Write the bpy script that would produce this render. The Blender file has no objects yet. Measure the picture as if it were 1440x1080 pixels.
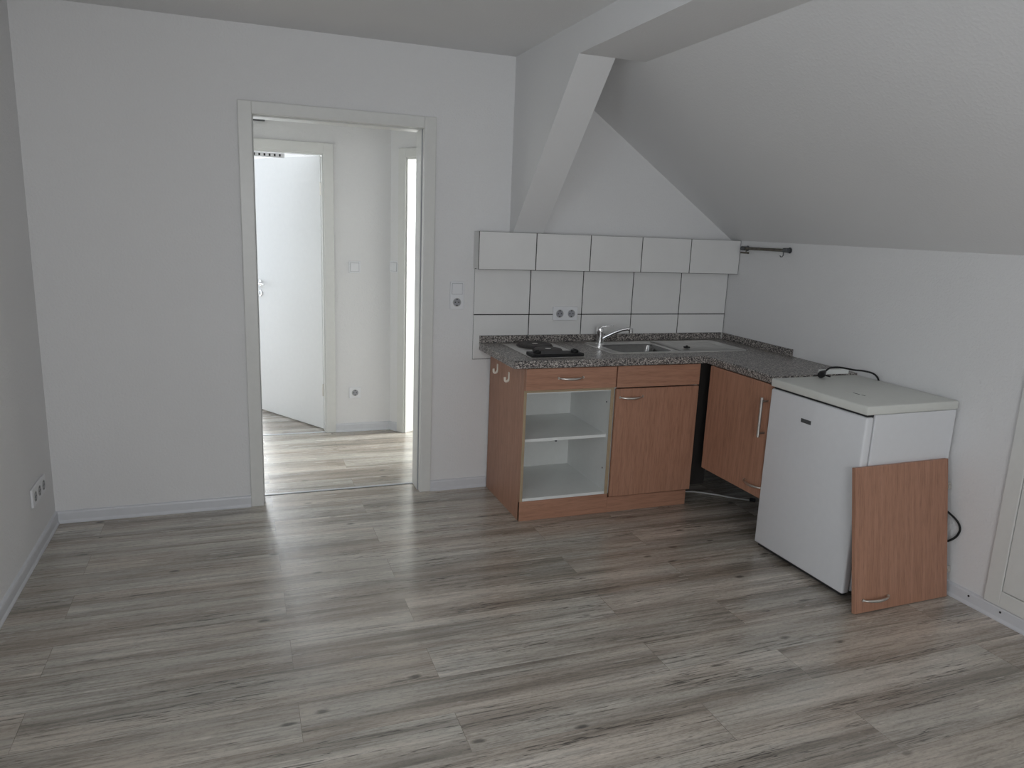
import bpy, bmesh, math
from mathutils import Vector, Matrix, Euler
PI=math.pi
S=bpy.context.scene
COL=S.collection

# ------------------------------------------------------------------ measured room
XL,XR,H=-1.5533,2.127,2.3265          # left wall, right wall, ceiling height
YF=-5.6                               # wall behind the camera
WT=.145                               # thickness of the wall with the doorway
HC,TH,HU=.8379,.0382,.0389            # worktop height, thickness, upstand
SL=.6808                              # slope of the roof
def slope_z(x): return 1.4405+(XR-x)*SL
ZK=slope_z(XR)

# ------------------------------------------------------------------ materials
def nt(name):
    m=bpy.data.materials.new(name); m.use_nodes=True
    t=m.node_tree; b=t.nodes['Principled BSDF']; return m,t,b
def N(t,ty,**k):
    n=t.nodes.new(ty)
    for a,v in k.items(): setattr(n,a,v)
    return n
def L(t,a,b): t.links.new(a,b)
def coords(t,scale=(1,1,1),loc=(0,0,0)):
    c=N(t,'ShaderNodeTexCoord'); m=N(t,'ShaderNodeMapping')
    m.inputs['Scale'].default_value=scale; m.inputs['Location'].default_value=loc
    L(t,c.outputs['Object'],m.inputs['Vector']); return m.outputs['Vector']
def noise(t,vec,scale,detail=2,rough=.5,dim='3D'):
    n=N(t,'ShaderNodeTexNoise',noise_dimensions=dim)
    n.inputs['Scale'].default_value=scale; n.inputs['Detail'].default_value=detail; n.inputs['Roughness'].default_value=rough
    L(t,vec,n.inputs['Vector']); return n
def ramp(t,fac,stops):
    r=N(t,'ShaderNodeValToRGB'); e=r.color_ramp.elements
    while len(e)<len(stops): e.new(.5)
    for el,(p,c) in zip(e,stops):
        el.position=p; el.color=(c[0],c[1],c[2],1) if not isinstance(c,float) else (c,c,c,1)
    L(t,fac,r.inputs['Fac']); return r.outputs['Color']
def mix(t,kind,fac,a,b):
    m=N(t,'ShaderNodeMix',data_type='RGBA',blend_type=kind)
    for s,v in ((m.inputs[0],fac),(m.inputs[6],a),(m.inputs[7],b)):
        if hasattr(v,'links'): L(t,v,s)
        elif isinstance(v,(int,float)): s.default_value=v
        else: s.default_value=(*v,1)
    return m.outputs[2]
def bump(t,b,h,dist,strength=1):
    n=N(t,'ShaderNodeBump'); n.inputs['Distance'].default_value=dist; n.inputs['Strength'].default_value=strength
    L(t,h,n.inputs['Height']); L(t,n.outputs['Normal'],b.inputs['Normal'])
def flat(name,col,rough=.5,metal=0,spec=.5,var=.04,nscale=30,coat=0):
    m,t,b=nt(name)
    n=noise(t,coords(t),nscale,3)
    lo=[max(0,c*(1-var)) for c in col]; hi=[min(1,c*(1+var)) for c in col]
    L(t,ramp(t,n.outputs['Fac'],[(.3,lo),(.7,hi)]),b.inputs['Base Color'])
    b.inputs['Roughness'].default_value=rough; b.inputs['Metallic'].default_value=metal
    b.inputs['Specular IOR Level'].default_value=spec
    if coat: b.inputs['Coat Weight'].default_value=coat; b.inputs['Coat Roughness'].default_value=.1
    return m
def woodchip(name,col,bd=.0025):
    m,t,b=nt(name); v=coords(t)
    a=noise(t,v,95,3,.6); c=noise(t,v,28,2,.5)
    h=mix(t,'MULTIPLY',.6,ramp(t,a.outputs['Fac'],[(.42,0.),(.7,1.)]),c.outputs['Fac'])
    bump(t,b,h,bd,.5)
    d=noise(t,v,1.3,2); L(t,ramp(t,d.outputs['Fac'],[(.3,[x*.97 for x in col]),(.7,col)]),b.inputs['Base Color'])
    b.inputs['Roughness'].default_value=.85; b.inputs['Specular IOR Level'].default_value=.25
    return m
def beech(name,scale):
    m,t,b=nt(name); v=coords(t,scale)
    n=noise(t,v,1,4,.6); f=noise(t,coords(t,[s*4 for s in scale],(3,1,2)),1,3,.6)
    base=ramp(t,n.outputs['Fac'],[(.3,(.36,.185,.120)),(.5,(.425,.222,.146)),(.72,(.475,.258,.175))])
    fl=ramp(t,f.outputs['Fac'],[(.34,.72),(.5,1.),(.75,1.06)])
    L(t,mix(t,'MULTIPLY',.75,base,fl),b.inputs['Base Color'])
    b.inputs['Roughness'].default_value=.42; b.inputs['Specular IOR Level'].default_value=.4
    return m
def granite(name):
    m,t,b=nt(name); v=coords(t)
    vo=N(t,'ShaderNodeTexVoronoi'); vo.inputs['Scale'].default_value=210; L(t,v,vo.inputs['Vector'])
    vs=N(t,'ShaderNodeSeparateColor'); L(t,vo.outputs['Color'],vs.inputs['Color'])
    a=ramp(t,vs.outputs['Red'],[(.0,(.035,.032,.034)),(.20,(.10,.092,.088)),(.38,(.22,.20,.188)),(.60,(.36,.33,.305)),(.82,(.60,.56,.52))])
    for e in t.nodes:
        if e.bl_idname=='ShaderNodeValToRGB': e.color_ramp.interpolation='CONSTANT'
    n=noise(t,v,120,3,.6)
    L(t,mix(t,'MULTIPLY',.5,a,ramp(t,n.outputs['Fac'],[(.35,.55),(.6,1.)])),b.inputs['Base Color'])
    b.inputs['Roughness'].default_value=.33
    return m
def vinyl_planks(name):
    m,t,b=nt(name)
    PW=.185
    c=N(t,'ShaderNodeTexCoord'); mp=N(t,'ShaderNodeMapping'); mp.inputs['Location'].default_value=(.12+12.2,1.165+PW*40,0)
    L(t,c.outputs['Object'],mp.inputs['Vector']); v=mp.outputs['Vector']
    br=N(t,'ShaderNodeTexBrick'); br.offset=.37; br.offset_frequency=2; br.squash=1
    for k,x in (('Scale',1),('Mortar Size',.0009),('Mortar Smooth',.3),('Bias',0),('Brick Width',1.22),('Row Height',PW)): br.inputs[k].default_value=x
    br.inputs['Color1'].default_value=(0,0,0,1); br.inputs['Color2'].default_value=(1,1,1,1); br.inputs['Mortar'].default_value=(.5,.5,.5,1)
    L(t,v,br.inputs['Vector'])
    rnd=N(t,'ShaderNodeSeparateColor'); L(t,br.outputs['Color'],rnd.inputs['Color']); rr=rnd.outputs['Red']
    sp=N(t,'ShaderNodeSeparateXYZ'); L(t,v,sp.inputs['Vector'])
    def stretched(sx,sy,rz,off=0):
        cx=N(t,'ShaderNodeMath',operation='MULTIPLY'); L(t,sp.outputs['X'],cx.inputs[0]); cx.inputs[1].default_value=sx
        cy=N(t,'ShaderNodeMath',operation='MULTIPLY'); L(t,sp.outputs['Y'],cy.inputs[0]); cy.inputs[1].default_value=sy
        cz=N(t,'ShaderNodeMath',operation='MULTIPLY_ADD'); L(t,rr,cz.inputs[0]); cz.inputs[1].default_value=rz; cz.inputs[2].default_value=off
        o=N(t,'ShaderNodeCombineXYZ')
        for i,n in enumerate((cx,cy,cz)): L(t,n.outputs[0],o.inputs[i])
        return o.outputs[0]
    band=noise(t,stretched(.62,11.5,5),1,5,.58)
    col=ramp(t,band.outputs['Fac'],[(.34,(.262,.234,.198)),(.44,(.402,.370,.322)),(.54,(.53,.495,.435)),(.64,(.645,.608,.545))])
    tint=noise(t,stretched(1.1,6,9,31),1,2,.5)
    col=mix(t,'MULTIPLY',.8,col,ramp(t,tint.outputs['Fac'],[(.40,(1,1,1)),(.62,(1.0,.93,.89))]))
    fine=noise(t,stretched(5,95,20,7),1,4,.65)
    col=mix(t,'MULTIPLY',.95,col,ramp(t,fine.outputs['Fac'],[(.32,.62),(.52,1.),(.75,1.1)]))
    mot=noise(t,stretched(55,150,9,2),1,3,.7)
    col=mix(t,'MULTIPLY',.7,col,ramp(t,mot.outputs['Fac'],[(.34,.70),(.50,1.),(.75,1.08)]))
    # fine open cracks that follow the grain
    cr=noise(t,stretched(1.0,30,30,3),1,4,.6)
    crk=ramp(t,cr.outputs['Fac'],[(.488,1.),(.496,.18),(.504,.18),(.512,1.)])
    where=noise(t,stretched(1.2,8,12,17),1,2)
    col=mix(t,'MULTIPLY',ramp(t,where.outputs['Fac'],[(.44,0.),(.58,.9)]),col,crk)
    # knots
    vo=N(t,'ShaderNodeTexVoronoi'); vo.inputs['Scale'].default_value=1; L(t,stretched(3.6,8.5,40,5),vo.inputs['Vector'])
    wob=noise(t,stretched(40,70,5),1,2)
    dd=N(t,'ShaderNodeMath',operation='MULTIPLY_ADD'); L(t,wob.outputs['Fac'],dd.inputs[0]); dd.inputs[1].default_value=.06; L(t,vo.outputs['Distance'],dd.inputs[2])
    col=mix(t,'MULTIPLY',.9,col,ramp(t,dd.outputs[0],[(.07,.25),(.095,.48),(.135,1.)]))
    # plank joints
    col=mix(t,'MULTIPLY',br.outputs['Fac'],col,(.55,.53,.51))
    L(t,col,b.inputs['Base Color'])
    r=noise(t,stretched(6,60,4),1,3); L(t,ramp(t,r.outputs['Fac'],[(.3,.20),(.7,.28)]),b.inputs['Roughness'])
    b.inputs['Specular IOR Level'].default_value=1.0
    hb=mix(t,'MULTIPLY',.7,fine.outputs['Fac'],crk)
    bump(t,b,hb,.0012,.35)
    return m

M={}
M['wall']=woodchip('woodchip_paint',(.80,.80,.80))
M['ceil']=woodchip('ceiling_paint',(.79,.79,.79),.0012)
M['plaster']=flat('smooth_plaster',(.80,.80,.79),.8,var=.02,nscale=4,spec=.3)
M['floor']=vinyl_planks('grey_washed_plank_vinyl')
M['trimw']=flat('white_door_lacquer',(.735,.74,.715),.35,var=.015)
M['leaf']=flat('white_door_leaf',(.82,.83,.83),.32,var=.01)
M['basew']=flat('grey_white_plastic_skirting',(.67,.685,.715),.4,var=.02)
M['plastic']=flat('white_switch_plastic',(.80,.81,.83),.3,var=.01)
M['pgrey']=flat('grey_recess_plastic',(.32,.325,.35),.45)
M['dark']=flat('dark_hole',(.02,.02,.022),.6)
M['black']=flat('black_plastic',(.010,.010,.011),.5,spec=.3)
M['tile']=flat('white_glazed_tile',(.78,.78,.77),.16,var=.015,nscale=8)
M['grout']=flat('dark_joint_and_corner_shade',(.022,.018,.016),.9)  # tile joints; also paints the shade inside the corner unit
M['beechv']=beech('beech_grain_upright',(60,60,3.2))
M['beechh']=beech('beech_grain_across',(3.2,60,60))
M['edge']=flat('tan_edge_band',(.40,.31,.20),.5)
M['white']=flat('white_melamine',(.80,.82,.80),.35,var=.015)
M['granite']=granite('speckled_granite_laminate')
M['steel']=flat('brushed_stainless_steel',(.62,.61,.59),.28,1,var=.05,nscale=60)
M['shadedbowl']=flat('shade_darkened_bowl_steel',(.26,.26,.255),.24,1,var=.05,nscale=60)  # darker copy of the steel; the bowl's shade is put into its colour
M['chrome']=flat('chrome',(.85,.85,.86),.08,1,var=.01)
M['satin']=flat('satin_nickel',(.66,.64,.60),.28,1,var=.04)
M['oldmetal']=flat('tarnished_metal',(.16,.145,.12),.4,.8,var=.3,nscale=60)
M['iron']=flat('cast_iron_hotplate',(.045,.038,.036),.6,var=.25,nscale=120)
M['fridge']=flat('fridge_white_enamel',(.76,.77,.79),.25,var=.01)
M['lid']=flat('fridge_lid_cream',(.70,.71,.67),.38,var=.015)
M['hook']=flat('cream_plastic',(.86,.80,.70),.35)
M['badge']=flat('grey_badge',(.11,.115,.12),.35,.4)
M['cable']=flat('pale_grey_cable',(.50,.50,.48),.45)
M['gasket']=flat('grey_rubber_gasket',(.20,.205,.21),.6)

# ------------------------------------------------------------------ mesh builder
class B:
    def __init__(s): s.bm=bmesh.new()
    def _merge(s,t,bev=0,seg=2):
        if bev>0:
            bmesh.ops.bevel(t,geom=list(t.edges),offset=bev,segments=seg,profile=.5,affect='EDGES',clamp_overlap=True)
        me=bpy.data.meshes.new('tmp'); t.to_mesh(me); t.free(); s.bm.from_mesh(me); bpy.data.meshes.remove(me); return s
    def box(s,x0,x1,y0,y1,z0,z1,bev=0,seg=2):
        t=bmesh.new(); bmesh.ops.create_cube(t,size=1)
        bmesh.ops.scale(t,vec=(abs(x1-x0),abs(y1-y0),abs(z1-z0)),verts=t.verts)
        bmesh.ops.translate(t,vec=((x0+x1)/2,(y0+y1)/2,(z0+z1)/2),verts=t.verts)
        return s._merge(t,bev,seg)
    def prism(s,pts,axis,a,b,bev=0):
        # pts in the plane across 'axis': x -> (y,z), y -> (x,z), z -> (x,y)
        t=bmesh.new()
        def P(u,v,w): return {'x':(w,u,v),'y':(u,w,v),'z':(u,v,w)}[axis]
        A=[t.verts.new(P(u,v,a)) for u,v in pts]; C=[t.verts.new(P(u,v,b)) for u,v in pts]
        t.faces.new(A); t.faces.new(C[::-1]); n=len(pts)
        for i in range(n): t.faces.new((A[i],C[i],C[(i+1)%n],A[(i+1)%n]))
        bmesh.ops.recalc_face_normals(t,faces=t.faces)
        return s._merge(t,bev)
    def tube(s,pts,r,n=12,flat=1.0,caps=True):
        pts=[Vector(p) for p in pts]; rs=r if isinstance(r,(list,tuple)) else [r]*len(pts)
        t=bmesh.new(); rings=[]; ref=None
        for i,p in enumerate(pts):
            d=(pts[min(i+1,len(pts)-1)]-pts[max(i-1,0)]).normalized()
            if ref is None:
                ref=Vector((0,0,1)) if abs(d.z)<.9 else Vector((1,0,0))
            a=(ref-d*ref.dot(d)).normalized(); ref=a; c=d.cross(a)
            rings.append([t.verts.new(p+(a*math.cos(2*PI*k/n)*flat+c*math.sin(2*PI*k/n))*rs[i]) for k in range(n)])
        for R0,R1 in zip(rings,rings[1:]):
            for k in range(n): t.faces.new((R0[k],R0[(k+1)%n],R1[(k+1)%n],R1[k]))
        if caps: t.faces.new(rings[0][::-1]); t.faces.new(rings[-1])
        bmesh.ops.recalc_face_normals(t,faces=t.faces)
        return s._merge(t)
    def cyl(s,p0,p1,r,n=24,bev=0):
        p0,p1=Vector(p0),Vector(p1); d=p1-p0; l=d.length; u=d/l
        if bev: return s.tube([p0,p0+u*bev*.01,p0+u*bev,p1-u*bev,p1-u*bev*.01,p1],[r-bev,r-bev*.8,r,r,r-bev*.8,r-bev],n)
        return s.tube([p0,p1],r,n)
    def loops(s,Ls,closed_end=True):
        t=bmesh.new(); V=[[t.verts.new(p) for p in l] for l in Ls]; n=len(Ls[0])
        for a,b in zip(V,V[1:]):
            for k in range(n): t.faces.new((a[k],a[(k+1)%n],b[(k+1)%n],b[k]))
        if closed_end: t.faces.new(V[-1])
        bmesh.ops.recalc_face_normals(t,faces=t.faces)
        return s._merge(t)
    def build(s,name,mat,parent=None,local=False,smooth=False):
        me=bpy.data.meshes.new(name); s.bm.to_mesh(me); s.bm.free()
        o=bpy.data.objects.new(name,me); COL.objects.link(o); me.materials.append(M[mat] if isinstance(mat,str) else mat)
        if parent is not None:
            o.parent=parent
            if not local:
                off=Vector((0,0,0)); q=parent
                while q: off+=q.location; q=q.parent
                me.transform(Matrix.Translation(-off))
        if smooth:
            for p in me.polygons: p.use_smooth=True
            me.set_sharp_from_angle(angle=math.radians(38))
        return o
def thing(name,label,cat,loc=(0,0,0),rot=(0,0,0),group=None):
    o=bpy.data.objects.new(name,None); COL.objects.link(o); o.empty_display_size=.1
    o.location=loc; o.rotation_euler=rot; o['label']=label; o['category']=cat
    if group: o['group']=group
    return o
def tag(o,label,cat,group=None):
    o['label']=label; o['category']=cat
    if group: o['group']=group
    return o
def center(o):
    # put the origin of a single-mesh thing at its base
    vs=[v.co for v in o.data.vertices]; c=Vector(((min(v.x for v in vs)+max(v.x for v in vs))/2,(min(v.y for v in vs)+max(v.y for v in vs))/2,min(v.z for v in vs)))
    o.data.transform(Matrix.Translation(-c)); o.location=o.location+c; return o
def struct(name,b,mat,parent=None,label=None,**k):
    o=b.build(name,mat,parent,**k)
    if parent is None: o['kind']='structure'
    if label: o['label']=label
    return o
def sempty(name,loc=(0,0,0),rot=(0,0,0),label=None):
    o=bpy.data.objects.new(name,None); COL.objects.link(o); o.location=loc; o.rotation_euler=rot; o['kind']='structure'
    if label: o['label']=label
    return o

# ------------------------------------------------------------------ room shell
fl=struct('floor',B().box(-3.0,3.5,YF-.1,4.8,-.08,0),'floor',label='grey washed wood-look plank floor')
D0,D1,DH=-.6746,.2723,1.9934      # door casing, outer
I0,I1,IH=-.6114,.2107,1.9366      # door casing, inner
HD0,HD1,HDH=-.98,-.148,1.885      # clear opening to the room across the hall
HY=1.300; HT=.075
b=B()
b.box(-3.0,I0-.02,0,WT,0,H); b.box(I1+.02,XR+1.2,0,WT,0,H); b.box(I0-.02,I1+.02,0,WT,IH+.02,H)
struct('wall_back',b,'wall',label='white woodchip wall with the open doorway')
struct('wall_left',B().box(XL-.12,XL,YF,-3.5,0,H).box(XL-.12,XL,-2.5,0,0,H).box(XL-.12,XL,-3.5,-2.5,0,.75).box(XL-.12,XL,-3.5,-2.5,2.1,H),'wall',label='white woodchip wall at the left edge')
struct('wall_right',B().box(XR,XR+.12,YF,0,0,ZK+.02),'wall',label='low white knee wall under the roof slope')
b=B()
wx0,wx1,wz0,wz1=-1.2,.10,.75,2.05
b.box(XL-.12,wx0,YF-.15,YF,0,H).box(wx1,XR+.12,YF-.15,YF,0,H).box(wx0,wx1,YF-.15,YF,0,wz0).box(wx0,wx1,YF-.15,YF,wz1,H)
struct('wall_front',b,'wall',label='white wall behind the viewer with a window')
struct('ceiling',B().box(-3.0,3.5,-5.75,4.8,H,H+.1),'ceil',label='flat white ceiling')
x1=XR+.12
struct('ceiling_slope',B().prism([(x1,slope_z(x1)),(x1,slope_z(x1)+.14),(.60,slope_z(.60)+.14),(.60,slope_z(.60))],'y',YF,0),'ceil',label='white sloping roof ceiling on the right')
XB,WB,Y1,Z1=.6905,.1736,-.7773,2.1986
b=B().prism([(0,H),(0,1.4400),(-.0575,1.4400),(Y1,Z1),(Y1,H)],'x',XB,XB+WB)
b.box(XB,XB+.42,YF,Y1,Z1,H)
struct('trim_1',b,'ceil',label='white boxed roof beam with slanting strut to the wall')

# skirting: flat band with a lip at the floor
def skirting(name,p,q,nrm,label):
    p,q,nrm=Vector(p),Vector(q),Vector(nrm); l=(q-p).length; d=(q-p)/l
    prof=[(0,0),(.0165,0),(.0165,.006),(.0125,.014),(.0115,.016),(.0115,.050),(.009,.057),(0,.060)]
    t=bmesh.new()
    A=[t.verts.new((p.x+nrm.x*u,p.y+nrm.y*u,w)) for u,w in prof]; C=[t.verts.new((q.x+nrm.x*u,q.y+nrm.y*u,w)) for u,w in prof]
    t.faces.new(A); t.faces.new(C[::-1]); n=len(prof)
    for i in range(n): t.faces.new((A[i],C[i],C[(i+1)%n],A[(i+1)%n]))
    bmesh.ops.recalc_face_normals(t,faces=t.faces)
    b=B(); b._merge(t); return struct(name,b,'basew',label=label)
skirting('baseboard_back',(XL,0,0),(D0,0,0),(0,-1,0),'grey-white skirting left of the doorway')
skirting('baseboard_back_right',(D1,0,0),(.599,0,0),(0,-1,0),'grey-white skirting between doorway and cabinet')
skirting('baseboard_left',(XL,YF,0),(XL,0,0),(1,0,0),'grey-white skirting on the left wall')
br=skirting('baseboard_right',(XR,YF,0),(XR,-.02,0),(-1,0,0),'grey-white skirting on the knee wall')
for y in (-1.857,-1.996):
    B().cyl((XR-.0105,y,.040),(XR-.0135,y,.040),.0045,12,bev=.001).build('screw','dark',br,smooth=True)

# ------------------------------------------------------------------ doorway of the main room
d=sempty('door_1',((D0+D1)/2,0,0),label='white door frame without a leaf')
b=B()
b.box(D0,I0,-.016,-.0005,0,DH,.004).box(I1,D1,-.016,-.0005,0,DH,.004).box(I0-.001,I1+.001,-.016,-.0005,IH,DH,.004)
struct('casing',b,'trimw',d)
b=B()
b.box(I0-.018,I0-.001,-.004,WT+.004,0,IH+.015,.002).box(I1+.001,I1+.018,-.004,WT+.004,0,IH+.015,.002).box(I0-.001,I1+.001,-.004,WT+.004,IH+.001,IH+.015,.002)
b.box(I0-.001,I0+.006,.035,WT,0,IH+.001,.002).box(I1-.006,I1+.001,.035,WT,0,IH+.001,.002).box(I0+.006,I1-.006,.035,WT,IH-.006,IH+.001,.002)
struct('lining',b,'trimw',d)
struct('rebate_seal',B().box(I1-.0030,I1+.001,.028,.0345,0,IH-.002).box(I0-.001,I0+.0030,.028,.0345,0,IH-.002),'pgrey',d)
b=B(); b.box(D0,I0,WT,WT+.015,0,DH,.003).box(I1,D1,WT,WT+.015,0,DH,.003).box(I0,I1,WT,WT+.015,IH,DH,.003)
struct('hall_casing',b,'trimw',d)
struct('trim_2',B().prism([(.135,0),(.138,.003),(.150,.0035),(.153,0)],'x',I0+.006,I1-.006),'basew',label='thin pale threshold strip in the doorway')

struct('trim_4',B().box(I0+.006,I1-.006,.129,.1345,-.001,.0012),'dark',label='dark seam in front of the threshold strip')
# ------------------------------------------------------------------ hallway and the rooms behind it
C0=Vector((.297,HY,0)); dv=Vector((.575,-.818,0)).normalized(); nv=Vector((dv.y,-dv.x,0))  # nv points into the hall
if nv.x>0: nv=-nv
def dg(s,n=0,z=0): p=C0+dv*s+nv*n; return Vector((p.x,p.y,z))
b=B()
b.box(-3.0,HD0-.02,HY,HY+HT,0,H).box(HD1+.02,C0.x,HY,HY+HT,0,H).box(HD0-.02,HD1+.02,HY,HY+HT,HDH+.02,H)
struct('wall_hall_back',b,'wall',label='white hallway wall seen through the doorway')
ANG=math.atan2(dv.y,dv.x)
OP0,OP1=.145,.945
def diag(name,parts,mat,parent=None,label=None):
    # parts: (s0,s1,n0,n1,z0,z1,bevel); +n is into the hall
    b=B()
    for s0,s1,n0,n1,z0,z1,bv in parts: b.box(s0,s1,-n1,-n0,z0,z1,bv)
    bm=b.bm; R=Matrix.Translation(C0)@Matrix.Rotation(ANG,4,'Z')
    bm.transform(R)
    return struct(name,b,mat,parent,label)
diag('wall_hall_diagonal',[(0,OP0-.02,-.10,0,0,H,0),(OP1+.02,1.55,-.10,0,0,H,0),(OP0-.02,OP1+.02,-.10,0,HDH+.02,H,0)],'wall',label='angled hallway wall on the right')
d=sempty('door_3',dg((OP0+OP1)/2),label='white frame of the bright doorway in the angled hallway wall')
CS=OP0-.063
diag('casing',[(CS,OP0,.0005,.016,0,HDH+.06,.003),(OP1,OP1+.063,.0005,.016,0,HDH+.06,.003),(OP0,OP1,.0005,.016,HDH,HDH+.06,.003)],'trimw',d)
diag('lining',[(OP0-.015,OP0+.010,-.115,.004,0,HDH+.012,.002),(OP1-.010,OP1+.015,-.115,.004,0,HDH+.012,.002),(OP0+.010,OP1-.010,-.115,.004,HDH-.01,HDH+.012,.002)],'trimw',d)
struct('wall_hall_left',B().box(-1.42,-1.30,WT,.38,0,H).box(-1.42,-1.30,1.10,HY,0,H).box(-1.42,-1.30,.38,1.10,0,.8).box(-1.42,-1.30,.38,1.10,2.05,H),'wall',label='hallway side wall')
# right-hand room: outer wall with a window, and the partition to the back room
b=B(); b.box(3.3,3.42,WT,.68,0,H).box(3.3,3.42,1.55,4.7,0,H).box(3.3,3.42,.68,1.55,0,.8).box(3.3,3.42,.68,1.55,2.15,H)
struct('wall_side_room',b,'wall',label='outer wall of the side room with window')
struct('wall_partition',B().box(.24,.34,HY+HT,4.7,0,H),'wall',label='partition between the two rooms')
struct('wall_far',B().box(-3.0,-1.38,4.7,4.8,0,H).box(-.68,3.42,4.7,4.8,0,H).box(-1.38,-.68,4.7,4.8,0,.75).box(-1.38,-.68,4.7,4.8,2.25,H),'wall',label='far wall of the rooms behind')
b=B(); b.box(-2.12,-2.0,WT,2.1,0,H).box(-2.12,-2.0,3.5,4.7,0,H).box(-2.12,-2.0,2.1,3.5,0,.7).box(-2.12,-2.0,2.1,3.5,2.15,H)
struct('wall_far_left',b,'wall',label='outer wall of the back room with window')
skirting('baseboard_hall',(-.085,HY,0),(C0.x+.004,HY,0),(0,-1,0),'grey-white skirting in the hallway')
a_,b_=dg(0),dg(CS)
skirting('baseboard_hall_angle',(a_.x,a_.y,0),(b_.x,b_.y,0),(nv.x,nv.y,0),'short skirting on the angled hallway wall')
struct('trim_3',B().prism([(HY+.004,0),(HY+.007,.003),(HY+.024,.003),(HY+.027,0)],'x',HD0+.012,HD1-.012),'basew',label='pale threshold strip under the far door')
# far door: frame and open leaf
d=sempty('door_2',((HD0+HD1)/2,HY,0),label='white door standing open into the bright back room')
b=B(); b.box(HD1,HD1+.063,HY-.016,HY-.0005,0,HDH+.063,.003).box(HD0-.063,HD0,HY-.016,HY-.0005,0,HDH+.063,.003).box(HD0-.001,HD1+.001,HY-.016,HY-.0005,HDH,HDH+.063,.003)
struct('casing',b,'trimw',d)
b=B(); b.box(HD1-.010,HD1+.015,HY-.004,HY+HT+.004,0,HDH+.012,.002).box(HD0-.015,HD0+.010,HY-.004,HY+HT+.004,0,HDH+.012,.002).box(HD0+.01,HD1-.01,HY-.004,HY+HT+.004,HDH-.01,HDH+.012,.002)
struct('lining',b,'trimw',d)
lf=B().box(.022,.86,-.040,0,.008,HDH-.012,.002).build('leaf','leaf',d,local=True)
lf.location=Vector((-.150,1.352,0))-d.location; lf.rotation_euler=(0,0,math.radians(121.1))
def lever(par,x,sgn):
    b=B(); y0=0 if sgn>0 else -.04
    b.cyl((x,y0,.982),(x,y0+sgn*.009,.982),.026,24,bev=.003)
    b.tube([(x,y0+sgn*.005,.982),(x,y0+sgn*.040,.982),(x-.008,y0+sgn*.050,.982),(x-.03,y0+sgn*.053,.982),(x-.125,y0+sgn*.053,.982)],[.010,.010,.010,.009,.008],14)
    b.cyl((x,y0,.909),(x,y0+sgn*.008,.909),.026,24,bev=.003)
    o=b.build('handle','chrome',par,local=True,smooth=True)
    B().box(x-.004,x+.004,min(y0+sgn*.0075,y0+sgn*.0090),max(y0+sgn*.0075,y0+sgn*.0090),.897,.921,.001).build('keyhole','dark',o,local=True)
lever(lf,.752,1); lever(lf,.752,-1)
for z in (.25,1.62):
    B().cyl((.012,.006,z),(.012,.006,z+.085),.0075,14,bev=.002).build('hinge','satin',lf,local=True,smooth=True)

# slotted strip under the head of that door, seen above the leaf
t=thing('vent_strip','white slotted strip with a row of small dark openings above the open far door','vent',(-.47,HY+HT+.012,1.845))
B().box(-.62,-.385,HY+HT+.006,HY+HT+.018,1.845,HDH-.012,.001).build('strip','plastic',t)
for k in range(7):
    x=-.4135-.0315*k
    B().box(x-.0055,x+.0055,HY+HT+.0045,HY+HT+.0065,1.852,1.867,.0005).build('slot','dark',t)
t=center(B().box(-.64,-.504,HY-.020,HY-.0005,2.052,2.068,.002).build('wall_bar','badge'))
tag(t,'short dark bar high on the hallway wall above the far door','bar')

# ------------------------------------------------------------------ hatch in the knee wall
d=sempty('door_4',(XR,-2.3,0),label='white hatch door in the knee wall at the right edge')
hy0,hy1=-1.920,-2.74; hz0,hz1=.060,1.33; cw=.066
b=B(); X0,X1=XR-.014,XR-.0005
b.box(X0,X1,hy0-cw,hy0,hz0,hz1,.003).box(X0,X1,hy1,hy1+cw,hz0,hz1,.003).box(X0,X1,hy1+cw-.001,hy0-cw+.001,hz0,hz0+cw,.003).box(X0,X1,hy1+cw-.001,hy0-cw+.001,hz1-cw,hz1,.003)
struct('casing',b,'trimw',d)
struct('gap',B().box(XR-.004,XR-.0005,hy1+cw,hy0-cw,hz0+cw,hz1-cw),'dark',d)
struct('leaf',B().box(XR-.012,XR-.0045,hy1+cw+.003,hy0-cw-.003,hz0+cw+.003,hz1-cw-.003,.0015),'trimw',d)

# ------------------------------------------------------------------ windows (behind the viewer and in the far rooms)
def window(n,axis,pos,a0,a1,z0,z1,inward,label):
    w=sempty('window_%d'%n,(0,0,0),label=label)
    f=.055; mid=(a0+a1)/2
    b=B()
    def bx(u0,u1,w0,w1):
        p0,p1=sorted((pos,pos+inward*.06))
        if axis=='y': b.box(u0,u1,p0,p1,w0,w1,.004)
        else: b.box(p0,p1,u0,u1,w0,w1,.004)
    bx(a0,a0+f,z0,z1);bx(a1-f,a1,z0,z1);bx(a0+f,a1-f,z0,z0+f);bx(a0+f,a1-f,z1-f,z1);bx(mid-f/2,mid+f/2,z0+f,z1-f)
    struct('window_frame',b,'trimw',w)
window(1,'y',YF-.10,wx0,wx1,wz0,wz1,1,'white window behind the viewer')
window(2,'x',XL-.08,-3.5,-2.5,.75,2.1,1,'white window in the left wall behind the viewer')
window(3,'x',3.36,.68,1.55,.8,2.15,-1,'white window of the side room')
window(4,'x',-2.06,2.1,3.5,.7,2.15,1,'white window of the back room')

window(6,'y',4.74,-1.38,-.68,.75,2.25,-1,'unseen white window added in the far wall for the floor streak')  # unseen window placed for the bright reflected streak on the floor
window(5,'x',-1.36,.38,1.10,.8,2.05,1,'small unseen hallway window added to brighten the hall')  # unseen window, added so fill light reaches the hallway

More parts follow.
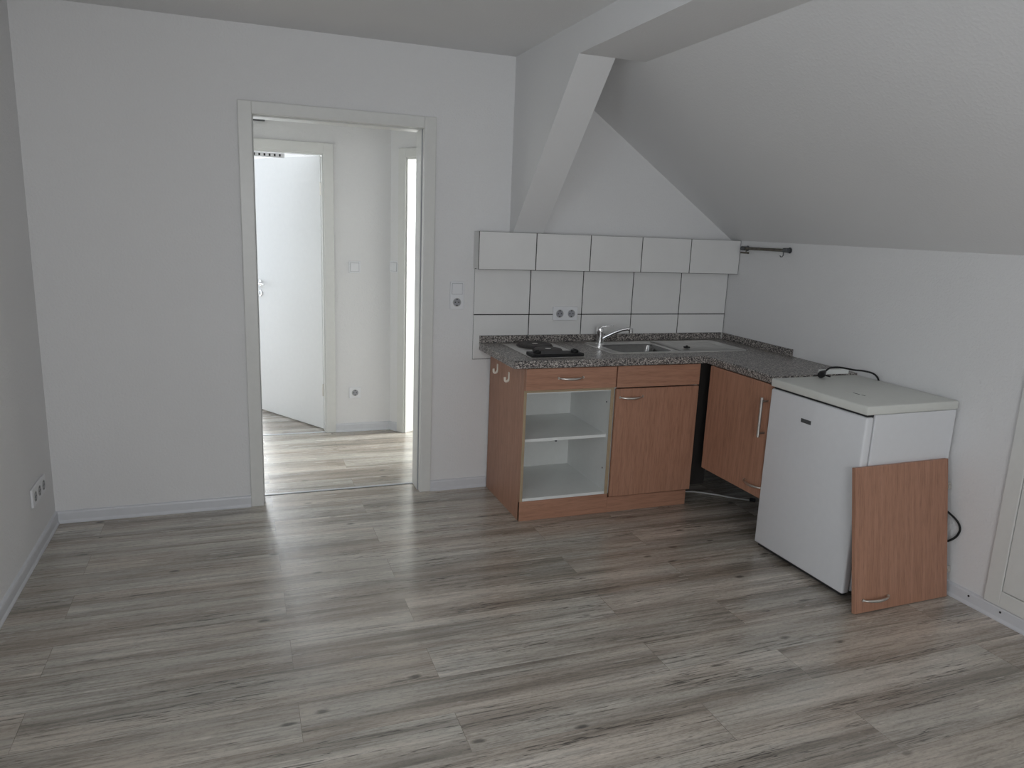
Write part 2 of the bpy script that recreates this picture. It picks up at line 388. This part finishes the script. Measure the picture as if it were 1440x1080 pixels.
# ------------------------------------------------------------------ tiles
E0,TW=.4894,.323
t=thing('tile_backsplash','white wall tiles with dark joints behind the worktop','tiles',(1.3,0,.745))
B().box(.4996,XR-.001,-.0055,-.0005,.745,1.2425).build('grout','grout',t)
G=.0026
b=B()
for k in range(5):
    x0=.4996+k*TW; xe=x0+TW if k<4 else XR-.002
    for z0,z1 in ((.745,.9923),(.9923,1.2425)):
        b.box(x0+(G if k else 0),xe-G,-.0085,-.003,z0+G,z1-G,.0012,1)
b.build('tile_face','tile',t)
t=thing('tiled_ledge','projecting ledge faced with one row of white tiles below the slanting strut','ledge',(1.3,-.05,1.2422))
B().box(E0+.001,XR-.001,-.0935,-.0005,1.2445,1.4378).build('core','plaster',t)
B().box(E0,XR-.001,-.0965,-.0925,1.2422,1.4395).build('grout','grout',t)
b=B()
for k in range(5):
    x0=E0+k*TW; xe=x0+TW if k<4 else XR-.002
    b.box(x0+(G if k else .002),xe-G,-.1002,-.094,1.2422+.002,1.4395-.0008,.0012,1)
b.build('tile_face','tile',t)

# ------------------------------------------------------------------ sockets and switches (face -Y before rotation)
def socket(par,cx,cz,y=-.0105):
    b=B(); n=32
    ring=lambda r,yy:[(cx+r*math.cos(2*PI*k/n),yy,cz+r*math.sin(2*PI*k/n)) for k in range(n)]
    b.loops([ring(.0235,y+.001),ring(.0225,y-.0018),ring(.0205,y-.0018),ring(.0195,y+.001)],closed_end=False)
    o=b.build('socket_ring','cable',par,local=True,smooth=True)
    B().cyl((cx,y+.002,cz),(cx,y-.0006,cz),.0198,32).build('socket_well','pgrey',par,local=True)
    b=B()
    for s in (-1,1): b.cyl((cx+s*.0095,y,cz),(cx+s*.0095,y-.0012,cz),.0032,12)
    b.box(cx-.0035,cx+.0035,y-.0016,y,cz-.0195,cz-.0135,.0005).box(cx-.0035,cx+.0035,y-.0016,y,cz+.0135,cz+.0195,.0005)
    b.build('pin_holes','dark',par,local=True)
def rocker(par,cx,cz,y=-.0105,w=.056):
    B().box(cx-w/2-.0016,cx+w/2+.0016,y-.0004,y+.002,cz-w/2-.0016,cz+w/2+.0016,.0005).build('rocker_gap','pgrey',par,local=True)
    B().box(cx-w/2,cx+w/2,y-.0045,y,cz-w/2,cz+w/2,.003,3).build('rocker','plastic',par,local=True)
def plate(par,w,h,name='frame'): B().box(-w/2,w/2,-.0105,0,-h/2,h/2,.0035,3).build(name,'plastic',par,local=True)
t=thing('switch_socket','white light switch above a socket beside the doorway, left of the tiles','switch',(.402,-.0005,1.096)); plate(t,.078,.150); rocker(t,0,.036); socket(t,0,-.036)
t=thing('double_socket','white double socket on the tiles above the hob','socket',(1.041,-.009,.998)); plate(t,.152,.078); socket(t,-.036,0); socket(t,.036,0)
t=thing('wall_socket','white triple socket low on the left wall','socket',(XL+.0005,-.285,.266),(0,0,PI/2)); plate(t,.225,.080); [socket(t,x,0) for x in (-.072,0,.072)]
t=thing('light_switch','white light switch on the hallway wall facing the doorway','switch',(.050,HY-.0005,1.156)); plate(t,.080,.080); rocker(t,0,0)
t=thing('wall_socket','white single socket low on the hallway wall above the skirting','socket',(.049,HY-.0005,.281)); plate(t,.080,.080); socket(t,0,0)
p=dg(.040,.0005,1.165)
t=thing('light_switch','white light switch on the angled hallway wall beside the bright doorway','switch',p,(0,0,ANG)); plate(t,.074,.080); rocker(t,0,0)

# ------------------------------------------------------------------ handles
def bow(parent,axis,c,l,out,local=False,mat='satin'):
    # bow handle; axis 'x': runs along X, stands out to -Y; axis 'y': runs along Y, stands out to -X
    pts=[];rs=[];n=18
    for i in range(n+1):
        u=i/n; a=(u-.5)*l; h=.004+out*math.sin(PI*u)**.55; z=-.003*math.sin(PI*u)
        if i in(0,n): h=0
        pts.append((c[0]+a,c[1]-h,c[2]+z) if axis=='x' else (c[0]-h,c[1]+a,c[2]+z)); rs.append(.0036+.0032*math.sin(PI*u))
    b=B().tube(pts,rs,12)
    for e in (-.5,.5):
        if axis=='x': b.cyl((c[0]+e*l,c[1],c[2]),(c[0]+e*l,c[1]-.006,c[2]),.0065,14)
        else: b.cyl((c[0],c[1]+e*l,c[2]),(c[0]-.006,c[1]+e*l,c[2]),.0065,14)
    return b.build('handle',mat,parent,local=local,smooth=True)

# ------------------------------------------------------------------ base cabinets
CX,CY=.6002,-.545
ZT=HC-TH-.001
t=thing('base_cabinet','beech kitchen base cabinet with a drawer over an open white compartment','cabinet',(CX+.25,-.28,0))
B().box(CX,CX+.016,CY-.001,-.018,0,ZT,.0008).build('side_panel','beechv',t)
B().box(CX+.484,CX+.4975,CY,-.018,.0,ZT,.0005).build('partition_panel','white',t)
B().box(CX+.016,CX+.484,-.062,-.054,.105,ZT-.1,.0005).build('back_panel','white',t)
B().box(CX+.016,CX+.484,CY+.001,-.062,.105,.120,.0005).build('bottom_panel','white',t)
B().box(CX+.016,CX+.484,CY+.01,-.062,.664,.676,.0005).build('top_rail','white',t)
b=B().box(CX+.480,CX+.4985,CY-.0022,CY,.105,.684,.0005).box(CX+.014,CX+.480,CY-.0022,CY+.001,.672,.684,.0005).box(CX+.0005,CX+.015,CY-.0024,CY-.001,.105,.684,.0005)
b.build('edge_band','edge',t)
B().box(CX+.0165,CX+.4835,CY+.030,-.064,.409,.425,.001).build('shelf','white',t)
B().box(CX,CX+.4995,CY-.0015,CY+.016,0,.104,.001).build('plinth','beechh',t)
for y,z in ((CY+.045,.596),(CY+.045,.236)): B().cyl((CX+.4842,y,z),(CX+.4828,y,z),.0042,12).build('shelf_pin_hole','dark',t)
B().cyl((CX+.20,CY+.032,.404),(CX+.20,CY+.032,.409),.006,12).build('shelf_screw','dark',t)
dr=B().box(CX+.0025,CX+.4965,CY-.0185,CY-.0025,.6865,ZT-.003,.0015).build('drawer','beechh',t)
bow(dr,'x',(CX+.2405,CY-.0185,.746),.132,.022)
b=B().box(CX+.03,CX+.47,CY-.0025,-.10,.69,.70).box(CX+.03,CX+.042,CY-.0025,-.10,.69,.77).box(CX+.458,CX+.47,CY-.0025,-.10,.69,.77); b.build('drawer_box','white',dr)

SX=CX+.5
t=thing('base_cabinet','beech kitchen base cabinet with closed door under the steel sink','cabinet',(SX+.25,-.28,0))
b=B().box(SX+.0005,SX+.016,CY+.008,-.018,.105,ZT,.0005).box(SX+.484,SX+.4995,CY+.004,-.018,.105,ZT,.0005).box(SX+.016,SX+.484,CY+.01,-.03,.105,.121).box(SX+.016,SX+.484,-.03,-.018,.105,ZT-.2)
b.build('body','white',t)
B().box(SX+.4996,SX+.5003,CY,-.018,.105,ZT).build('side_edge','edge',t)
B().box(SX+.0005,SX+.487,CY-.0010,CY+.016,0,.0845,.001).box(SX+.471,SX+.487,CY+.016,-.02,0,.0845,.001).build('plinth','beechh',t)
B().box(SX+.0035,SX+.4975,CY-.0185,CY-.0005,.6835,ZT-.003,.0015).build('false_drawer_front','beechh',t)
dr=B().box(SX+.0035,SX+.4975,CY-.0185,CY-.0005,.093,.677,.0015).build('door','beechv',t)
bow(dr,'x',(SX+.0895,CY-.0185,.633),.132,.022)

# corner unit along the knee wall
FX=1.6235
t=thing('corner_cabinet','beech corner cabinet hanging clear of the floor beside the fridge','cabinet',(1.85,-.86,.235))
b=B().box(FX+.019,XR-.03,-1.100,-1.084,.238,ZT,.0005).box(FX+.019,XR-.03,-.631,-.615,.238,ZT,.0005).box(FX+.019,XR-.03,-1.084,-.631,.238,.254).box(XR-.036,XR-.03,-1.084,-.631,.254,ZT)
b.build('body','grout',t)  # near-black body colour stands for the shade in the corner
dr=B().box(FX,FX+.018,-1.102,-.617,.235,ZT-.003,.0015).build('door','beechv',t)
bow(dr,'y',(FX,-1.046,.292),.130,.022)
B().box(1.603,1.72,-.520,-.505,.10,ZT,.0005).build('corner_shade_board','grout',t)  # dark board added behind the gap, shade painted as colour
b=B().cyl((FX-.036,-1.084,.540),(FX-.036,-1.084,.735),.0075,16,bev=.0015)
for z in (.560,.715): b.cyl((FX,-1.084,z),(FX-.034,-1.084,z),.006,14)
o=b.build('bar_handle','steel',dr,smooth=True); o['label']='upright steel bar handle'

# ------------------------------------------------------------------ worktop
KX,DF=.5346,.574
LX=1.6256
t=thing('worktop','speckled grey granite-look L-shaped kitchen worktop','worktop',(1.1,-.29,HC-TH))
zt,zb=HC,HC-TH
YI=-DF+.012
bx0,bx1,by0,by1=1.165,1.540,-.432,-.150
b=B()
b.box(KX,bx0,YI,-.0095,zb,zt).box(bx1,XR-.001,YI,-.0095,zb,zt).box(bx0,bx1,YI,by0,zb,zt).box(bx0,bx1,by1,-.0095,zb,zt)
b.box(LX+.012,XR-.001,-1.103,YI,zb,zt)
def nose(o0,o1): # rounded front profile: out = distance from slab face
    pts=[(0,zb),(.009,zb),(.0115,zb+.0025)]
    for k in range(7):
        a=PI/2*k/6; pts.append((.012-.010*(1-math.cos(a)),zt-.010+.010*math.sin(a)))
    pts.append((0,zt)); return pts
P=nose(0,1)
t2=bmesh.new(); A=[];C=[];D=[]
for u,z in P:
    A.append(t2.verts.new((KX,YI-u,z))); C.append(t2.verts.new((LX+.012-u,YI-u,z))); D.append(t2.verts.new((LX+.012-u,-1.103,z)))
n=len(P)
for q,w in ((A,C),(C,D)):
    for i in range(n): t2.faces.new((q[i],w[i],w[(i+1)%n],q[(i+1)%n]))
t2.faces.new(A); t2.faces.new(D[::-1]); bmesh.ops.recalc_face_normals(t2,faces=t2.faces)
b._merge(t2)
b.build('slab','granite',t)
b=B().box(KX,XR-.017,-.019,-.0095,zt,zt+HU,.002).box(XR-.017,XR-.0015,-.645,-.009,zt,zt+HU,.002)
b.build('upstand','granite',t)
b=B().box(XR-.0235,XR-.0165,-.0245,-.018,zt,zt+HU,.001).build('corner_joint','cable',t)
B().box(KX,XR-.02,-.0110,-.0094,zt+HU-.001,zt+HU+.0012).build('sealing_strip','gasket',t)

# ------------------------------------------------------------------ hob
t=thing('hob','two-plate steel hob with black control strip set in the worktop','hob',(.79,-.30,HC))
B().box(.645,.940,-.515,-.085,HC,HC+.004,.0015).build('hob_plate','steel',t)
B().box(.655,.935,-.506,-.412,HC+.004,HC+.019,.003).build('control_strip','black',t)
for x in (.695,.900):
    b=B().cyl((x,-.462,HC+.018),(x,-.462,HC+.031),.020,24,bev=.003).box(x-.004,x+.004,-.479,-.445,HC+.029,HC+.036,.0015); b.build('knob','black',t,smooth=True)
def ring(cx,cy,r,hgt):
    prof=[(r+.008,.0),(r+.008,.003),(r+.001,.004),(r,hgt-.002),(r-.003,hgt),(r*.45,hgt),(r*.43,hgt-.0012),(.024,hgt-.0012),(.022,hgt)]
    n=48; L_=[[(cx+q*math.cos(2*PI*k/n),cy+q*math.sin(2*PI*k/n),HC+.004+z) for k in range(n)] for q,z in prof]
    o=B().loops(L_).build('hotplate','iron',t,smooth=True)
    B().cyl((cx,cy,HC+.004+hgt-.0005),(cx,cy,HC+.004+hgt+.0008),.016,20).build('hotplate_centre','satin',o)
ring(.800,-.168,.092,.013); ring(.808,-.333,.074,.013)

# ------------------------------------------------------------------ sink
def rr(x0,x1,y0,y1,z,rads,n=6):
    # corners: (x1,y1),(x0,y1),(x0,y0),(x1,y0)
    out=[]
    for (cx,cy,a0),r in zip(((x1,y1,0),(x0,y1,90),(x0,y0,180),(x1,y0,270)),rads):
        sx=-1 if cx==x1 else 1; sy=-1 if cy==y1 else 1
        for k in range(n+1):
            a=math.radians(a0+90*k/n); out.append((cx+sx*r+r*math.cos(a),cy+sy*r+r*math.sin(a),z))
    return out
t=thing('sink','stainless steel inset sink with bowl on the left and draining board on the right','sink',(1.55,-.26,HC))
zs=HC+.0045
b=B(); bo=B()
o1=(.0001,.035,.035,.0001); bw=(.045,)*4; e=.0001
b.loops([rr(1.128,1.562,-.452,-.078,HC+.0002,o1),rr(1.130,1.562,-.450,-.080,zs,o1),rr(1.139,1.562,-.443,-.088,zs,o1),rr(1.143,1.562,-.440,-.092,zs-.002,o1),
 rr(1.185,1.520,-.416,-.170,zs-.002,bw)],closed_end=False)
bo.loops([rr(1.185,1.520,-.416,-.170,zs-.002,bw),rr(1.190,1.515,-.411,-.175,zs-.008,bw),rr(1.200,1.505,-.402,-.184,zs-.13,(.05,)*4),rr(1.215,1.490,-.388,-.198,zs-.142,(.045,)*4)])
o2=(.035,.0001,.0001,.035)
b.loops([rr(1.562,1.985,-.452,-.078,HC+.0002,o2),rr(1.562,1.983,-.450,-.080,zs,o2),rr(1.562,1.974,-.443,-.088,zs,o2),rr(1.562,1.970,-.440,-.092,zs-.002,o2),
 rr(1.598,1.950,-.425,-.112,zs-.002,(.03,)*4),rr(1.603,1.945,-.420,-.117,zs-.0038,(.03,)*4)])
for k in range(7):
    y=-.392+.04*k; b.box(1.66,1.925,y,y+.006,zs-.0038,zs-.0028,.0006,1)
b.build('sink_top','steel',t,smooth=True)
bo.build('bowl','shadedbowl',t,smooth=True)
B().cyl((1.352,-.293,zs-.1425),(1.352,-.293,zs-.139),.035,28,bev=.001).build('drain','chrome',t,smooth=True)
t=thing('sink_plug','small black sink plug lying at the edge of the draining board','plug',(1.655,-.332,zs))
B().cyl((1.655,-.332,zs),(1.655,-.332,zs+.007),.019,20,bev=.002).cyl((1.655,-.332,zs+.006),(1.655,-.332,zs+.013),.006,12,bev=.001).build('stopper','black',t,smooth=True)

# tap
t=thing('tap','chrome single-lever mixer tap standing left of the sink bowl','tap',(1.216,-.122,HC+.0025))
b=B(); zt0=HC+.0025
b.tube([(1.216,-.122,zt0),(1.216,-.122,zt0+.004),(1.216,-.122,zt0+.006),(1.216,-.122,zt0+.045),(1.216,-.122,zt0+.062)],[.027,.027,.0215,.0205,.021],28)
b.build('tap_body','chrome',t,smooth=True)
b=B().tube([(1.220,-.126,zt0+.024),(1.248,-.145,zt0+.046),(1.285,-.168,zt0+.070),(1.318,-.188,zt0+.087),(1.343,-.203,zt0+.094),(1.358,-.211,zt0+.092)],[.0125,.0115,.0105,.0100,.0100,.0105],16)
b.cyl((1.358,-.211,zt0+.099),(1.360,-.212,zt0+.070),.0125,20,bev=.002)
b.build('spout','chrome',t,smooth=True)
b=B().tube([(1.216,-.122,zt0+.062),(1.215,-.122,zt0+.070),(1.212,-.121,zt0+.086),(1.210,-.120,zt0+.094)],[.0205,.0215,.019,.010],24)
b.tube([(1.206,-.120,zt0+.086),(1.225,-.130,zt0+.097),(1.255,-.142,zt0+.104),(1.282,-.152,zt0+.105)],[.010,.0085,.007,.006],14,flat=.6)
b.build('lever','chrome',t,smooth=True)

# ------------------------------------------------------------------ hooks on the cabinet side
for y,z,lab in ((-.146,.720,'small cream plastic hook on the cabinet side, the one nearer the wall'),(-.328,.711,'small cream plastic hook on the cabinet side, the one nearer the front')):
    t=thing('hook',lab,'hook',(CX,y,z),(0,0,0),'hooks on the cabinet side')
    B().box(-.0035,-.0002,-.0085,.0085,-.020,.024,.0012).build('back_plate','hook',t,local=True)
    pts=[(-.003,0,-.012)]
    for k in range(9):
        a=PI*k/8; pts.append((-.0130+.0100*math.cos(a),0,-.016-.009*math.sin(a)))
    pts.append((-.0235,0,-.002))
    b=B().tube(pts,.0048,12,flat=1.3); b.build('prong','hook',t,local=True,smooth=True)

# ------------------------------------------------------------------ towel rail under the slope
t=thing('towel_rail','short dark metal towel rail on the knee wall just under the roof slope','towel rail',(XR-.03,-.343,1.385))
xr=XR-.030
B().cyl((xr,-.150,1.398),(xr,-.535,1.402),.0085,16).build('rod','oldmetal',t,smooth=True)
for y,z in ((-.165,1.398),(-.527,1.402)):
    b=B().cyl((xr,y-.018,z),(xr,y+.018,z),.0125,18,bev=.002).cyl((xr,y,z),(XR-.0005,y,z),.008,14).cyl((XR-.006,y,z),(XR-.0005,y,z),.016,20,bev=.001)
    b.build('bracket','badge',t,smooth=True)
B().box(xr-.010,xr+.004,-.215,-.150,1.368,1.378,.002).cyl((xr,-.19,1.376),(xr,-.19,1.392),.003,8).build('clip','oldmetal',t)
B().tube([(xr,-.510,1.396),(xr,-.510,1.374),(xr-.002,-.505,1.366),(xr-.004,-.495,1.366),(xr-.004,-.490,1.372)],.0025,8).build('hook','badge',t,smooth=True)

# ------------------------------------------------------------------ fridge
FW,FD,R_=.5578,.497,.018
t=thing('fridge','small white under-counter fridge standing beside the worktop','fridge',(1.6175,-1.6744,0),(0,0,R_))
B().box(.046,FD,.001,FW-.001,.030,.7945,.004).build('cabinet_body','fridge',t,local=True)
B().box(.040,.050,.010,FW-.010,.035,.785,.001).build('door_seal','gasket',t,local=True)
dr=B().box(0,.040,0,FW,.0245,.7855,.009,4).build('door','fridge',t,local=True,smooth=True)
B().box(-.004,FD+.002,-.002,FW+.002,.7955,.8322,.006,3).build('lid','lid',t,local=True,smooth=True)
B().box(.012,FD-.01,.010,FW-.01,.7856,.7960).build('lid_gap','dark',t,local=True)
for x in (.045,FD-.05):
    for y in (.045,FW-.045): B().cyl((x,y,0),(x,y,.031),.017,16,bev=.002).build('foot','dark',t,local=True)
B().box(.012,.048,.02,FW-.02,.012,.0243).build('base_strip','dark',t,local=True)
# badge with unreadable raised lettering
ly=1.6744-1.3555
bd=B().box(-.0022,.001,ly-.0295,ly+.0295,.679,.6965,.0008).build('badge','badge',dr,local=True)
# scuffs on the lid
b=B()
for x,y,l in ((.146,.205,.034),(.150,.170,.018)):
    b.box(x-.003,x+.003,y-l/2,y+l/2,.8320,.8326)
b.build('scuff_mark','black',t,local=True)

# loose cupboard door leaning on the fridge
t=thing('loose_cupboard_door','loose beech cupboard door leaning upside down against the fridge','cupboard door',(1.578,-1.7905,.0032),(math.radians(-9.6),0,R_))
pn=B().box(0,.513,0,.018,0,.592,.0015).build('panel','beechv',t,local=True)
bow(pn,'x',(.106,0,.052),.134,.022,local=True)
for z in (.472,.112):
    b=B().box(.506,.532,.018,.026,z-.022,z+.022,.002).box(.514,.544,.008,.022,z-.014,z+.014,.003).box(.520,.538,.004,.024,z-.007,z+.007,.002)
    for s in(-1,1): b.cyl((.530,.0125,z+s*.008),(.530,.0075,z+s*.008),.004,12)
    b.cyl((.492,.018,z),(.492,.020,z),.0175,20)
    b.build('hinge','satin',pn,local=True)

# ------------------------------------------------------------------ cables
t=thing('power_cable','black power cable with plug lying across the back of the fridge top','cable',(1.87,-1.15,.832))
zf=.8322
B().tube([(1.838,-1.168,zf+.018),(1.852,-1.160,zf+.020),(1.868,-1.150,zf+.023),(1.888,-1.140,zf+.028)],[.015,.017,.013,.007],14).cyl((1.846,-1.176,zf+.020),(1.862,-1.200,zf+.016),.003,8).cyl((1.856,-1.170,zf+.018),(1.872,-1.194,zf+.014),.003,8).build('plug','black',t,smooth=True)
def spline(pts,n=6):
    P=[Vector(p) for p in pts]; out=[]
    for i in range(len(P)-1):
        a,b_,c,d_=P[max(i-1,0)],P[i],P[i+1],P[min(i+2,len(P)-1)]
        for k in range(n):
            u=k/n; out.append(.5*((2*b_)+(c-a)*u+(2*a-5*b_+4*c-d_)*u*u+(3*b_-a-3*c+d_)*u**3))
    out.append(P[-1]); return out
B().tube(spline([(1.884,-1.142,zf+.026),(1.915,-1.142,zf+.045),(1.965,-1.150,zf+.047),(2.035,-1.165,zf+.036),(2.075,-1.190,zf+.034),(2.105,-1.225,zf+.024),(2.119,-1.245,zf-.012),(2.120,-1.26,zf-.09)]),.0042,10).build('cord','black',t,smooth=True)
o=center(B().box(1.893,2.060,-1.113,-1.090,HC+.0005,HC+.0225,.002).build('plastic_strip','white'))
tag(o,'white plastic strip lying on the worktop end behind the fridge','strip')
o=center(B().tube(spline([(2.078,-1.682,.380),(2.101,-1.728,.352),(2.115,-1.756,.325),(2.1205,-1.765,.295),(2.115,-1.757,.262),(2.101,-1.735,.235),(2.076,-1.692,.205)]),.0045,10).build('loose_cable','black',smooth=True))
tag(o,'black cable looping out behind the leaning cupboard door','cable')
t=thing('floor_cable','pale grey cable lying on the floor under the corner cabinet','cable',(1.87,-.5,0))
B().tube(spline([(1.62,-.36,.0045),(1.700,-.385,.0045),(1.755,-.405,.0045),(1.845,-.475,.0045),(1.90,-.532,.0045),(1.965,-.585,.0045),(1.985,-.600,.0045)]),.0042,8).build('cord','cable',t,smooth=True)
cn=B().box(-.016,.016,-.010,.010,0,.018,.003).build('connector','black',t,local=True)
cn.location=(1.996-1.87,-.609+.5,0); cn.rotation_euler=(0,0,-.75)

# ------------------------------------------------------------------ light through the windows
def area(name,loc,rot,sx,sy,power,col=(1,1,1),spread=180):
    l=bpy.data.lights.new(name,'AREA'); l.shape='RECTANGLE'; l.size=sx; l.size_y=sy; l.energy=power; l.color=col; l.spread=math.radians(spread)
    o=bpy.data.objects.new(name,l); COL.objects.link(o); o.location=loc; o.rotation_euler=rot; return o
area('daylight_front',((wx0+wx1)/2,YF-.13,(wz0+wz1)/2),(PI/2,0,0),wx1-wx0,wz1-wz0,45,(.98,.985,1))
area('daylight_left',(XL-.11,-3.0,1.425),(0,-PI/2,0),1.3,.98,10,(.86,.93,1))
area('daylight_side_room',(3.40,1.115,1.475),(0,PI/2,0),1.35,.86,195,(.97,1,.98))
area('daylight_back_room',(-2.10,2.8,1.425),(0,-PI/2,0),1.45,1.4,4,(.93,.97,1))
area('added_streak_light_far',(-1.03,4.78,1.5),(-PI/2,0,0),.7,1.5,150,(.90,.95,1))  # added source, sized and placed to streak the floor with its reflection
area('added_hall_fill',(-1.40,.74,1.425),(0,-PI/2,0),1.2,.7,2.5,(.95,1,.98))  # added fill lamp brightening the hallway from its unseen left end
w=bpy.data.worlds.new('sky'); S.world=w; w.use_nodes=True
wt=w.node_tree; bg=wt.nodes['Background']; bg.inputs['Color'].default_value=(.75,.86,1,1); bg.inputs['Strength'].default_value=1.0

# ------------------------------------------------------------------ camera
yaw,pit,rol=-.3594,-.2111,.0406
f=Vector((-math.sin(yaw)*math.cos(pit),math.cos(yaw)*math.cos(pit),math.sin(pit)))
rt=Vector((math.cos(yaw),math.sin(yaw),0)); up=rt.cross(f)
rt2=rt*math.cos(rol)+up*math.sin(rol); up2=up*math.cos(rol)-rt*math.sin(rol)
cam=bpy.data.cameras.new('camera'); co=bpy.data.objects.new('camera',cam); COL.objects.link(co)
mw=Matrix((rt2,up2,-f)).transposed().to_4x4(); mw.translation=Vector((-.7029,-3.8419,1.4755)); co.matrix_world=mw
cam.sensor_fit='HORIZONTAL'; cam.sensor_width=36; cam.lens=36*1040.0/1440; cam.clip_start=.05
S.camera=co
S.view_settings.view_transform='Standard'; S.view_settings.look='None'; S.view_settings.gamma=1; S.view_settings.use_curve_mapping=False
S.view_settings.exposure=0.0
